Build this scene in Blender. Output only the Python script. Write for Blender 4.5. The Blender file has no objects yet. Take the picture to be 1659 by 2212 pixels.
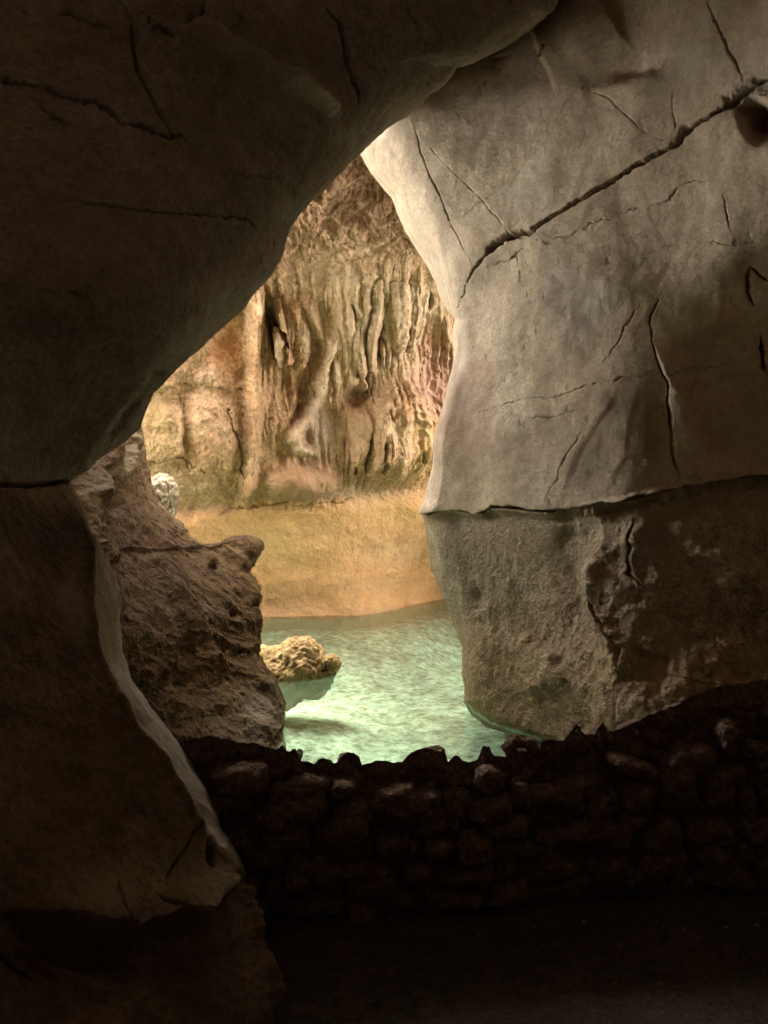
import bpy, bmesh, math, random
import numpy as np
from mathutils import Vector

random.seed(7)
RNG = np.random.default_rng(7)
R = math.radians
scene = bpy.context.scene
COL = scene.collection

# ------------------------------------------------------------------ camera
EYE = 1.6
TANV = 0.649                      # tan of half the vertical field of view
K = 2 * TANV / 2212.0             # metres per plan unit at 1 m (plan: 1659 x 2212 units)
cam = bpy.data.cameras.new('camera')
cam.sensor_fit = 'VERTICAL'
cam.angle_y = 2 * math.atan(TANV)
cam.clip_end = 500
camo = bpy.data.objects.new('camera', cam)
COL.objects.link(camo)
camo.location = (0, 0, EYE)
camo.rotation_euler = (R(90), 0, 0)
scene.camera = camo

# ------------------------------------------------------------------ light
SUN_FROM = Vector((-0.12, 0.16, 1.0)).normalized()     # towards the sun
SUN_EL = math.asin(SUN_FROM.z)
SUN_AZ = math.atan2(SUN_FROM.x, SUN_FROM.y)
w = bpy.data.worlds.new('World')
scene.world = w
w.use_nodes = True
nt = w.node_tree
sky = nt.nodes.new('ShaderNodeTexSky')
sky.sky_type = 'NISHITA'
sky.sun_disc = False
sky.sun_elevation = SUN_EL
sky.sun_rotation = SUN_AZ
sky.dust_density = 4.0
sky.air_density = 1.0
mixc = nt.nodes.new('ShaderNodeMixRGB')                # thin bright cloud over the sky
mixc.inputs[0].default_value = 0.85
mixc.inputs[2].default_value = (9.0, 8.55, 7.9, 1)
nt.links.new(sky.outputs[0], mixc.inputs[1])
bg = nt.nodes['Background']
nt.links.new(mixc.outputs[0], bg.inputs[0])
bg.inputs[1].default_value = 0.12

sun = bpy.data.lights.new('sun', 'SUN')
sun.energy = 0.9
sun.angle = R(38)
sun.color = (1.0, 0.93, 0.82)
suno = bpy.data.objects.new('sun', sun)
COL.objects.link(suno)
suno.rotation_euler = (-SUN_FROM).to_track_quat('-Z', 'Y').to_euler()
suno.location = (0, 0, 20)

OPEN_C = np.array([-6.9, 9.9, 4.0])                    # the cave mouth, left of the pool
OPEN_R = 3.0
def portal(c, look, sx, sy):
    a = bpy.data.lights.new('sky_portal', 'AREA')
    a.shape = 'RECTANGLE'
    a.size = sx; a.size_y = sy
    a.cycles.is_portal = True
    o = bpy.data.objects.new('sky_portal', a)
    COL.objects.link(o)
    o.location = c
    o.rotation_euler = Vector(look).to_track_quat('-Z', 'Z').to_euler()
portal((-6.9, 9.9, 4.0), (1, -0.35, -0.1), 6.6, 6.6)
SKY_C = np.array([0.2, 8.4, 7.0]); SKY_HALF = np.array([1.0, 1.1])     # unseen roof opening, added to light the pool and back wall
portal((0.2, 8.4, 7.6), (0.0, 0.0, -1), 3.2, 2.8)
SKY2_C = np.array([-3.5, 10.6, 7.0]); SKY2_HALF = np.array([1.1, 1.7])   # second added roof opening, brightens the pool bed from the left
portal((-3.5, 10.6, 7.4), (0.0, 0.0, -1), 2.8, 4.0)
SIDE_C = np.array([5.4, 11.3, 3.9]); SIDE_R = 1.9      # unseen opening added behind the pillar to light the back wall
portal((5.3, 11.3, 3.9), (-1, -0.1, -0.2), 4.8, 4.8)

vs = scene.view_settings
vs.view_transform = 'Standard'
vs.look = 'None'
vs.exposure = 4.9
vs.gamma = 1
scene.render.engine = 'CYCLES'
cy = scene.cycles
cy.use_denoising = True
cy.max_bounces = 10
cy.diffuse_bounces = 6
cy.glossy_bounces = 4
cy.transparent_max_bounces = 12
cy.sample_clamp_indirect = 6.0
cy.caustics_reflective = False
cy.caustics_refractive = False

# ------------------------------------------------------------------ noise
_p = RNG.permutation(256)
PERM = np.concatenate([_p, _p, _p]).astype(np.int64)
_g = RNG.normal(size=(256, 3))
GRAD = (_g / np.linalg.norm(_g, axis=1)[:, None]).astype(np.float32)

def perlin(p):
    p = np.asarray(p, dtype=np.float32)
    i = np.floor(p).astype(np.int64)
    f = p - i
    i &= 255
    u = f * f * f * (f * (f * 6 - 15) + 10)
    out = 0
    for dx in (0, 1):
        wx = u[:, 0] if dx else 1 - u[:, 0]
        a = PERM[i[:, 0] + dx]
        for dy in (0, 1):
            wy = u[:, 1] if dy else 1 - u[:, 1]
            b = PERM[a + i[:, 1] + dy]
            for dz in (0, 1):
                wz = u[:, 2] if dz else 1 - u[:, 2]
                g = GRAD[PERM[b + i[:, 2] + dz]]
                d = g[:, 0] * (f[:, 0] - dx) + g[:, 1] * (f[:, 1] - dy) + g[:, 2] * (f[:, 2] - dz)
                out = out + wx * wy * wz * d
    return out * 1.5

def fbm(p, octv=4, gain=0.5, ridged=False):
    p = np.asarray(p, dtype=np.float32)
    a, s, t = 1.0, 0.0, 0.0
    for k in range(octv):
        n = perlin(p + 17.3 * k)
        if ridged:
            n = 1 - 2 * np.abs(n)
        s = s + a * n
        t += a
        a *= gain
        p = p * 2.03
    return s / t

def sstep(a, b, x):
    t = np.clip((x - a) / (b - a), 0, 1)
    return t * t * (3 - 2 * t)

def P3(u, v, d):
    u, v, d = np.broadcast_arrays(np.asarray(u, float), np.asarray(v, float), np.asarray(d, float))
    return np.stack([(u - 829.5) * K * d, d, EYE - (v - 1106) * K * d], -1)

def tps(samples, smooth=0.02):
    S = np.array(samples, float)
    x = S[:, :2] / 1000.0
    n = len(x)
    def ker(r2):
        return 0.5 * r2 * np.log(r2 + 1e-9)
    r2 = ((x[:, None] - x[None]) ** 2).sum(-1)
    A = np.zeros((n + 3, n + 3))
    A[:n, :n] = ker(r2) + smooth * np.eye(n) * 0.1
    A[:n, n] = 1; A[:n, n + 1:] = x
    A[n, :n] = 1; A[n + 1:, :n] = x.T
    c = np.linalg.solve(A, np.concatenate([S[:, 2], np.zeros(3)]))
    def f(u, v):
        u = np.asarray(u) / 1000.0; v = np.asarray(v) / 1000.0
        o = c[n] + c[n + 1] * u + c[n + 2] * v
        for k in range(n):
            o = o + c[k] * ker((u - x[k, 0]) ** 2 + (v - x[k, 1]) ** 2)
        return o
    return f

def pl(points):                                        # x(y) polyline
    a = np.array(points, float)
    a = a[np.argsort(a[:, 1])]
    return lambda v: np.interp(v, a[:, 1], a[:, 0])

# ------------------------------------------------------------------ materials
def srgb(r, g, b):
    f = lambda c: (c / 255 / 12.92) if c / 255 <= 0.04045 else ((c / 255 + 0.055) / 1.055) ** 2.4
    return (f(r), f(g), f(b), 1)

def rock_material(name, ca, cb, cc, scale=1.0, stretch=(1, 1, 1), speck=0.25, fine=40.0, bump=0.012, rough=0.85, pits=0.0, contrast=1.0, mid=0.03):
    m = bpy.data.materials.new(name)
    m.use_nodes = True
    t = m.node_tree; N = t.nodes; L = t.links
    b = N['Principled BSDF']
    b.inputs['Roughness'].default_value = rough
    b.inputs['Specular IOR Level'].default_value = 0.25
    tc = N.new('ShaderNodeTexCoord')
    mp = N.new('ShaderNodeMapping')
    mp.inputs['Scale'].default_value = stretch
    L.new(tc.outputs['Object'], mp.inputs[0])
    def noise(sc, det=6, rg=0.6, dist=0.0, src=None):
        n = N.new('ShaderNodeTexNoise')
        n.inputs['Scale'].default_value = sc
        n.inputs['Detail'].default_value = det
        n.inputs['Roughness'].default_value = rg
        n.inputs['Distortion'].default_value = dist
        L.new((src or mp).outputs[0] if src is None else src, n.inputs['Vector'])
        return n.outputs[0]
    def ramp(src, a, c, lo=(0, 0, 0, 1), hi=(1, 1, 1, 1)):
        r = N.new('ShaderNodeValToRGB')
        r.color_ramp.elements[0].position = a; r.color_ramp.elements[0].color = lo
        r.color_ramp.elements[1].position = c; r.color_ramp.elements[1].color = hi
        L.new(src, r.inputs[0])
        return r.outputs[0]
    def mix(f, a, c, mode='MIX'):
        x = N.new('ShaderNodeMixRGB'); x.blend_type = mode
        if hasattr(f, 'links'): L.new(f, x.inputs[0])
        else: x.inputs[0].default_value = f
        for k, s in ((1, a), (2, c)):
            if hasattr(s, 'links'): L.new(s, x.inputs[k])
            else: x.inputs[k].default_value = s
        return x.outputs[0]
    obj = tc.outputs['Object']
    n1 = ramp(noise(0.9 * scale, 7, 0.62, 0.6), 0.5 - 0.13 / contrast, 0.5 + 0.13 / contrast)
    n2 = ramp(noise(2.7 * scale, 8, 0.68, 0.9), 0.5 - 0.12 / contrast, 0.5 + 0.16 / contrast)
    col = mix(n1, ca, cb)
    col = mix(n2, col, cc)
    n3 = noise(fine, 4, 0.7, 0.2, obj)
    dark = ramp(n3, 0.32, 0.62, (1 - speck * 1.6, 1 - speck * 1.7, 1 - speck * 1.8, 1), (1.0 + speck * 0.3,) * 3 + (1,))
    col = mix(1.0, col, dark, 'MULTIPLY')
    n5 = noise(fine * 0.28, 5, 0.65, 0.3, obj)
    col = mix(1.0, col, ramp(n5, 0.36, 0.6, (1 - speck, 1 - speck * 1.05, 1 - speck * 1.1, 1), (1.05,) * 3 + (1,)), 'MULTIPLY')
    vor = None
    if pits > 0:
        pm = N.new('ShaderNodeMapping'); pm.inputs['Scale'].default_value = (1, 1, 0.6)
        L.new(obj, pm.inputs[0])
        nd = N.new('ShaderNodeTexNoise'); nd.inputs['Scale'].default_value = 14; nd.inputs['Detail'].default_value = 3
        L.new(obj, nd.inputs['Vector'])
        ad = N.new('ShaderNodeMixRGB'); ad.blend_type = 'ADD'; ad.inputs[0].default_value = 0.05
        L.new(pm.outputs[0], ad.inputs[1]); L.new(nd.outputs[1], ad.inputs[2])
        v = N.new('ShaderNodeTexVoronoi'); v.inputs['Scale'].default_value = 13
        L.new(ad.outputs[0], v.inputs['Vector'])
        sel = ramp(noise(1.6, 4, 0.6, 0.4, obj), 0.52, 0.62)
        hole = ramp(v.outputs['Distance'], 0.10, 0.26, (1, 1, 1, 1), (0, 0, 0, 1))
        vor = mix(1.0, hole, sel, 'MULTIPLY')
        col = mix(mix(1.0, vor, (pits, pits, pits, 1), 'MULTIPLY'), col, (0.03, 0.024, 0.018, 1))
    st = N.new('ShaderNodeAttribute'); st.attribute_name = 'stain'
    amt = N.new('ShaderNodeMath'); amt.operation = 'MULTIPLY'
    L.new(st.outputs['Alpha'], amt.inputs[0])
    br = ramp(noise(5.0, 6, 0.7, 0.5, obj), 0.28, 0.55, (0.45,) * 3 + (1,))
    L.new(br, amt.inputs[1])
    col = mix(amt.outputs[0], col, st.outputs['Color'])
    L.new(col, b.inputs['Base Color'])
    bp = N.new('ShaderNodeBump'); bp.inputs['Strength'].default_value = 0.9; bp.inputs['Distance'].default_value = bump
    h = N.new('ShaderNodeMath'); h.operation = 'ADD'
    L.new(n3, h.inputs[0])
    h2 = N.new('ShaderNodeMath'); h2.operation = 'MULTIPLY_ADD'
    L.new(n5, h2.inputs[0]); h2.inputs[1].default_value = 2.0
    if vor is not None:
        h3 = N.new('ShaderNodeMath'); h3.operation = 'MULTIPLY'; h3.inputs[1].default_value = -0.8
        L.new(vor, h3.inputs[0]); L.new(h3.outputs[0], h2.inputs[2])
    else:
        h2.inputs[2].default_value = 0
    L.new(h2.outputs[0], h.inputs[1])
    L.new(h.outputs[0], bp.inputs['Height'])
    L.new(bp.outputs[0], b.inputs['Normal'])
    return m

M = {}
M['pale'] = rock_material('smooth_limestone', (0.56, 0.45, 0.31, 1), (0.65, 0.55, 0.41, 1), (0.45, 0.355, 0.245, 1), 0.8, (1, 1, 0.55), 0.16, 40, 0.005, 0.8, 0.55, 0.8)
M['tan'] = rock_material('rough_tan_limestone', (0.50, 0.395, 0.265, 1), (0.58, 0.475, 0.34, 1), (0.40, 0.295, 0.185, 1), 1.2, (1, 1, 0.8), 0.32, 38, 0.03, 0.9)
M['flow'] = rock_material('ochre_flowstone', (0.48, 0.295, 0.15, 1), (0.60, 0.42, 0.255, 1), (0.36, 0.195, 0.09, 1), 0.7, (1, 1, 0.45), 0.32, 20, 0.022, 0.7)
M['drape'] = rock_material('cream_flowstone', (0.50, 0.36, 0.22, 1), (0.56, 0.43, 0.29, 1), (0.40, 0.25, 0.13, 1), 1.3, (1, 1, 0.25), 0.22, 24, 0.03, 0.6)
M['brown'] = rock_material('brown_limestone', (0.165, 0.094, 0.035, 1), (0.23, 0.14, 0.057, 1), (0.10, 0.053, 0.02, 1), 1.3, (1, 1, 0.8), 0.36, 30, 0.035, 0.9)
M['grey'] = rock_material('weathered_grey_limestone', (0.38, 0.325, 0.26, 1), (0.45, 0.395, 0.325, 1), (0.29, 0.24, 0.18, 1), 0.9, (1, 1, 1.6), 0.22, 40, 0.012, 0.85, 0.7)
M['leftlow'] = rock_material('damp_brown_rock', (0.30, 0.22, 0.125, 1), (0.36, 0.275, 0.17, 1), (0.17, 0.11, 0.065, 1), 1.0, (1, 1, 1.3), 0.30, 40, 0.014, 0.7, 0.6)
M['rubble'] = rock_material('dark_rubble_stone', (0.27, 0.17, 0.115, 1), (0.35, 0.24, 0.17, 1), (0.16, 0.095, 0.062, 1), 3.0, (1, 1, 1), 0.35, 60, 0.02, 0.9)
M['mortar'] = rock_material('mud_mortar', (0.12, 0.08, 0.055, 1), (0.16, 0.11, 0.075, 1), (0.08, 0.055, 0.04, 1), 3.0, (1, 1, 1), 0.3, 70, 0.02, 0.95)
M['boulder'] = rock_material('yellow_crusted_rock', (0.50, 0.34, 0.13, 1), (0.60, 0.46, 0.24, 1), (0.33, 0.20, 0.07, 1), 3.5, (1, 1, 1), 0.35, 45, 0.02, 0.8)
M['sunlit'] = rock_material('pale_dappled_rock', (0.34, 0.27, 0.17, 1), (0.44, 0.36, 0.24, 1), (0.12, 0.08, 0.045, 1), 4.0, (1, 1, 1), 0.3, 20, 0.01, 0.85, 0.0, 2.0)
M['ground'] = rock_material('packed_earth', (0.10, 0.07, 0.05, 1), (0.13, 0.09, 0.065, 1), (0.07, 0.05, 0.038, 1), 1.5, (1, 1, 1), 0.3, 60, 0.012, 0.95)
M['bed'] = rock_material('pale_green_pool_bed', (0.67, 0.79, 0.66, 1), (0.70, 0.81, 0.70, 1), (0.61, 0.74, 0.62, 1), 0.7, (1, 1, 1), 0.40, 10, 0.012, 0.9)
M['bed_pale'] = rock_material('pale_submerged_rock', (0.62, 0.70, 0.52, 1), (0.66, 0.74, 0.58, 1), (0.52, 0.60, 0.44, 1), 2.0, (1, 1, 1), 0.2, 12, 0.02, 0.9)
M['ceiling'] = rock_material('dim_cave_rock', (0.28, 0.21, 0.14, 1), (0.34, 0.27, 0.19, 1), (0.20, 0.14, 0.09, 1), 0.5, (1, 1, 1), 0.3, 12, 0.05, 0.9)

def water_material():
    m = bpy.data.materials.new('clear_green_water')
    m.use_nodes = True
    t = m.node_tree; N = t.nodes; L = t.links
    N.remove(N['Principled BSDF'])
    tr = N.new('ShaderNodeBsdfTransparent'); tr.inputs[0].default_value = (0.86, 0.975, 0.86, 1)
    gl = N.new('ShaderNodeBsdfGlossy'); gl.inputs['Roughness'].default_value = 0.01
    tc = N.new('ShaderNodeTexCoord')
    mp = N.new('ShaderNodeMapping'); mp.inputs['Scale'].default_value = (1, 1.0, 1)
    L.new(tc.outputs['Object'], mp.inputs[0])
    n = N.new('ShaderNodeTexNoise'); n.inputs['Scale'].default_value = 15; n.inputs['Detail'].default_value = 2; n.inputs['Distortion'].default_value = 0.4
    L.new(mp.outputs[0], n.inputs['Vector'])
    bp = N.new('ShaderNodeBump'); bp.inputs['Strength'].default_value = 0.35; bp.inputs['Distance'].default_value = 0.006
    L.new(n.outputs[0], bp.inputs['Height'])
    fr = N.new('ShaderNodeFresnel'); fr.inputs[0].default_value = 1.33
    L.new(bp.outputs[0], fr.inputs['Normal']); L.new(bp.outputs[0], gl.inputs['Normal'])
    mx = N.new('ShaderNodeMixShader')
    L.new(fr.outputs[0], mx.inputs[0]); L.new(tr.outputs[0], mx.inputs[1]); L.new(gl.outputs[0], mx.inputs[2])
    L.new(mx.outputs[0], N['Material Output'].inputs[0])
    return m
M['water'] = water_material()

# ------------------------------------------------------------------ mesh helpers
def mesh_from(name, verts, quads, mat, loc=(0, 0, 0), parent=None, stain=None, smooth=True):
    verts = np.asarray(verts, np.float32)
    quads = np.asarray(quads, np.int64)
    used = np.unique(quads)
    if len(used) < len(verts):
        remap = np.full(len(verts), -1, np.int64); remap[used] = np.arange(len(used))
        verts = verts[used]; quads = remap[quads]
        if stain is not None: stain = stain[used]
    loc = np.asarray(loc, np.float32)
    me = bpy.data.meshes.new(name)
    k = quads.shape[1]
    me.vertices.add(len(verts)); me.vertices.foreach_set('co', (verts - loc).ravel())
    me.loops.add(quads.size); me.loops.foreach_set('vertex_index', quads.ravel().astype(np.int32))
    me.polygons.add(len(quads)); me.polygons.foreach_set('loop_start', (np.arange(len(quads)) * k).astype(np.int32))
    try: me.polygons.foreach_set('loop_total', np.full(len(quads), k, np.int32))
    except Exception: pass
    me.update(calc_edges=True)
    me.polygons.foreach_set('use_smooth', np.full(len(quads), smooth, bool))
    if stain is None: stain = np.zeros((len(verts), 4))
    if True:
        at = me.color_attributes.new('stain', 'FLOAT_COLOR', 'POINT')
        at.data.foreach_set('color', stain.astype(np.float32).ravel())
    me.materials.append(mat)
    o = bpy.data.objects.new(name, me)
    COL.objects.link(o)
    if parent is not None:
        o.parent = parent
        o.location = loc - np.array(parent.location)
    else:
        o.location = loc
    return o

def tag(o, label=None, cat=None, group=None, kind=None):
    if label: o['label'] = label
    if cat: o['category'] = cat
    if group: o['group'] = group
    if kind: o['kind'] = kind
    return o

def thing(name, loc, label, cat, group=None):
    o = bpy.data.objects.new(name, None)
    COL.objects.link(o)
    o.location = loc
    o.empty_display_size = 0.2
    return tag(o, label, cat, group, 'thing')

def polydist(U, V, poly, reach):
    """distance, side (+ = left of the walking direction with v down -> 'above' when walking right) and run fraction to a polyline."""
    d = np.full(U.shape, 1e9); s = np.zeros(U.shape); run = np.zeros(U.shape)
    poly = np.array(poly, float)
    seg = np.linalg.norm(np.diff(poly, axis=0), axis=1); acc = np.concatenate([[0], np.cumsum(seg)]); tot = acc[-1]
    for k in range(len(poly) - 1):
        a, b = poly[k], poly[k + 1]
        m = np.nonzero((U > min(a[0], b[0]) - reach) & (U < max(a[0], b[0]) + reach) & (V > min(a[1], b[1]) - reach) & (V < max(a[1], b[1]) + reach))[0]
        if not len(m): continue
        ab = b - a; l2 = (ab ** 2).sum() + 1e-9
        t = np.clip(((U[m] - a[0]) * ab[0] + (V[m] - a[1]) * ab[1]) / l2, 0, 1)
        du = U[m] - a[0] - t * ab[0]; dv = V[m] - a[1] - t * ab[1]
        dd = np.sqrt(du * du + dv * dv)
        cr = -(ab[0] * (V[m] - a[1]) - ab[1] * (U[m] - a[0]))
        q = dd < d[m]
        mi = m[q]
        d[mi] = dd[q]; s[mi] = np.sign(cr[q]); run[mi] = (acc[k] + t[q] * seg[k]) / tot
    return d, s, run

class Patch:
    """A rock surface as a dense grid: U, V in plan units, D = distance from the camera plane, all turned into metres in build()."""
    def __init__(self, U, V, D, front):
        self.shape = U.shape
        self.U = U.ravel(); self.V = V.ravel(); self.D = D.ravel(); self.F = front.ravel().astype(float)
        self.disp = np.zeros(self.U.shape)
        self.stain = np.zeros((self.U.size, 4))
        self.P = P3(self.U, self.V, self.D)
        q = np.stack([self.U / 40, self.V / 40, self.U * 0 + 3.3], -1)
        self.wu = fbm(q, 4, 0.6); self.wv = fbm(q + 50, 4, 0.6)
        self.fu = fbm(q * 4.5, 2, 0.6); self.fv = fbm(q * 4.5 + 31, 2, 0.6)
        self.wc = fbm(np.stack([self.U / 28, self.V / 28, self.U * 0 + 9.1], -1), 3)
    def xy(self, jit):
        return self.U + jit * self.wu, self.V + jit * self.wv
    def paint(self, a, col):
        a = np.clip(a, 0, 1) * self.F
        old = self.stain[:, 3]
        na = a + old * (1 - a)
        wgt = np.where(na > 1e-6, a / np.maximum(na, 1e-6), 0)
        self.stain[:, :3] = self.stain[:, :3] * (1 - wgt)[:, None] + np.array(col[:3])[None] * wgt[:, None]
        self.stain[:, 3] = na
    def crack(self, poly, wpx, depth, jit=8, dirt_shade=0.7, taper=True, col=(0.05, 0.035, 0.025)):
        u, v = self.xy(jit)
        u = u + 0.16 * jit * self.fu; v = v + 0.16 * jit * self.fv
        d, s, run = polydist(u, v, poly, wpx * 5)
        vary = np.clip(0.72 + 0.9 * self.wc, 0.3, 1.5)
        ww = 0.85 * wpx * vary * (np.clip(np.minimum(run, 1 - run) * 5, 0.05, 1) if taper else 1)
        depth = depth * np.clip(0.55 + 0.9 * vary, 0, 1.2)
        if wpx < 2.3:
            k = np.clip(0.7 + 1.6 * self.wc, 0, 1)
            depth = depth * 0.7 * k; dirt_shade = dirt_shade * 0.95 * k
        g = np.exp(-(d / np.maximum(ww, 0.4)) ** 2)
        self.disp -= depth * g * self.F
        self.paint(dirt_shade * np.exp(-(d / np.maximum(ww * 0.9, 0.4)) ** 2), col)
    def step(self, poly, amp, decay, edge=3, jit=10, side=1, endtaper=True):
        """raise (amp>0) one side of the line; the rise fades out over decay plan units."""
        u, v = self.xy(jit)
        d, s, run = polydist(u, v, poly, decay * 2.5)
        g = sstep(-edge, edge, d * s * side) * np.exp(-(d / decay) ** 2)
        if endtaper: g = g * sstep(0, 0.28, np.minimum(run, 1 - run) + 0.02)
        self.disp += amp * g * self.F
    def ridge(self, poly, wpx, amp, jit=6, paint=None, col=None):
        u, v = self.xy(jit)
        d, s, run = polydist(u, v, poly, wpx * 3)
        g = np.exp(-(d / wpx) ** 2) * sstep(0, 0.1, np.minimum(run, 1 - run) + 0.03)
        self.disp += amp * g * self.F
        if paint: self.paint(paint * g, col)
    def blob(self, u, v, ru, rv, amp, jit=10, sharp=2, rot=0.0):
        x, y = self.xy(jit)
        c, s = math.cos(rot), math.sin(rot)
        a = ((x - u) * c + (y - v) * s) / ru; b = (-(x - u) * s + (y - v) * c) / rv
        g = np.exp(-(a * a + b * b) ** (sharp / 2))
        self.disp += amp * g * self.F
        return g
    def spot(self, u, v, ru, rv, a, col, jit=25, rot=0.0, sharp=2):
        x, y = self.xy(jit)
        c, s = math.cos(rot), math.sin(rot)
        p = ((x - u) * c + (y - v) * s) / ru; q = (-(x - u) * s + (y - v) * c) / rv
        self.paint(a * np.exp(-(p * p + q * q) ** (sharp / 2)), col)
    def noise(self, size, amp, octv=4, gain=0.5, ridged=False, stretch=(1, 1, 1), mask=None):
        n = fbm(self.P / (size * np.array(stretch)), octv, gain, ridged)
        if mask is not None: n = n * mask
        self.disp += amp * n
        return n
    def verts(self):
        r, c = self.shape
        G = self.P.reshape(r, c, 3)
        n = np.cross(np.gradient(G, axis=1), np.gradient(G, axis=0))
        n /= np.linalg.norm(n, axis=2, keepdims=True) + 1e-12
        cam_dir = np.array([0, 0, EYE]) - G
        fm = self.F.reshape(r, c) > 0.5
        if ((n * cam_dir).sum(2)[fm]).mean() < 0: n = -n
        self.flip = False
        return (G + n * self.disp.reshape(r, c, 1)).reshape(-1, 3)
    def quads(self):
        r, c = self.shape
        i = np.arange(r * c).reshape(r, c)
        return np.stack([i[:-1, :-1], i[1:, :-1], i[1:, 1:], i[:-1, 1:]], -1).reshape(-1, 4)

def dense(segments):
    """1-D sample positions: [(a, b, n), ...]"""
    o = []
    for a, b, n in segments:
        o.append(np.linspace(a, b, n, endpoint=False))
    o.append([segments[-1][1]])
    return np.concatenate(o)

def edge_patch(sil, depth, rows, scols, uFar, W, Rr, wrap=28, wrapdepth=2.2, side=1, wrapin=150):
    """A rock whose outline towards the opening is sil(v); side=+1: rock lies at larger u."""
    v = rows[:, None]
    s0 = sil(rows)[:, None]
    ext = (uFar - s0) * side
    s = scols[None, :] * ext
    u = s0 + side * s
    Wv = W(rows)[:, None]; Rv = Rr(rows)[:, None]
    x = np.clip(s / Wv, 0, 1)
    d = depth(u, np.broadcast_to(v, u.shape)) + Rv * (1 - np.sqrt(np.clip(1 - (1 - x) ** 2, 0, 1)))
    t = np.linspace(1, 0, wrap, endpoint=False)[None, :]
    de = d[:, :1]
    uw = s0 + side * wrapin * t ** 2.2
    wd = wrapdepth(rows)[:, None] if callable(wrapdepth) else wrapdepth
    dw = de + wd * t ** 0.9
    U = np.concatenate([uw, u], 1); D = np.concatenate([dw, d], 1)
    V = np.broadcast_to(v, U.shape).copy()
    F = np.concatenate([np.zeros_like(uw), np.ones_like(u)], 1)
    return Patch(U, V, D, F)

def const(x): return lambda v: np.full(np.shape(v), float(x))
def curve(*pts):
    a = np.array(pts, float)
    return lambda v: np.interp(v, a[:, 0], a[:, 1])

# ------------------------------------------------------------------ cave shell, ground, pool
def in_shaft(ctr):
    sd = np.array(SUN_FROM)
    wob = 0.2 * fbm(ctr / 0.5, 3)
    t = (SKY_C[2] - ctr[:, 2]) / sd[2]
    g = np.abs(ctr[:, :2] + sd[None, :2] * t[:, None] - SKY_C[:2]) / SKY_HALF
    out = ((g ** 3).sum(1) + wob < 1) & (ctr[:, 2] > 4.4)
    g = np.abs(ctr[:, :2] + sd[None, :2] * t[:, None] - SKY2_C[:2]) / SKY2_HALF
    out |= ((g ** 3).sum(1) + wob < 1) & (ctr[:, 2] > 4.4)
    return out

def shell():
    nth, nph = 150, 260
    th = np.linspace(0.02, math.pi - 0.02, nth)[:, None]; ph = np.linspace(0, 2 * math.pi, nph)[None, :]
    dr = np.stack([np.sin(th) * np.cos(ph), np.sin(th) * np.sin(ph), np.broadcast_to(np.cos(th), (nth, nph))], -1)
    c = np.array([-1.0, 6.0, 2.0])
    rad = np.array([7.5, 13.5, 5.6])
    r = 1 / np.sqrt(((dr / rad) ** 2).sum(-1))
    p = c + dr * r[..., None]
    n = fbm(p.reshape(-1, 3) / 2.2, 5).reshape(nth, nph)
    n[:, -1] = n[:, 0]
    p = p + dr * (n * 0.6)[..., None]
    i = np.arange(nth * nph).reshape(nth, nph)
    q = np.stack([i[:-1, :-1], i[1:, :-1], i[1:, 1:], i[:-1, 1:]], -1).reshape(-1, 4)
    pv = p.reshape(-1, 3)
    ctr = pv[q].mean(1)
    wob = 0.35 * fbm(ctr / 1.1, 3)
    keep = np.linalg.norm((ctr - OPEN_C) * np.array([1, 1, 1.1]), axis=1) + wob > OPEN_R
    keep &= np.linalg.norm(ctr - SIDE_C, axis=1) + wob > SIDE_R
    keep &= ~in_shaft(ctr)
    o = mesh_from('cave_ceiling', pv, q[keep], M['ceiling'], c)
    tag(o, kind='structure')

shell()

def ground():
    x = np.linspace(-5, 6, 260); y = np.linspace(-6, 3.9, 240)
    X, Y = np.meshgrid(x, y)
    Z = np.zeros_like(X)
    p = np.stack([X, Y, Z], -1).reshape(-1, 3)
    p[:, 2] += 0.025 * fbm(p / 0.9, 4) + 0.008 * fbm(p / 0.12, 3)
    i = np.arange(X.size).reshape(X.shape)
    q = np.stack([i[:-1, :-1], i[:-1, 1:], i[1:, 1:], i[1:, :-1]], -1).reshape(-1, 4)
    tag(mesh_from('ground', p, q, M['ground'], (0, 0, 0)), kind='structure')
ground()

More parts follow.
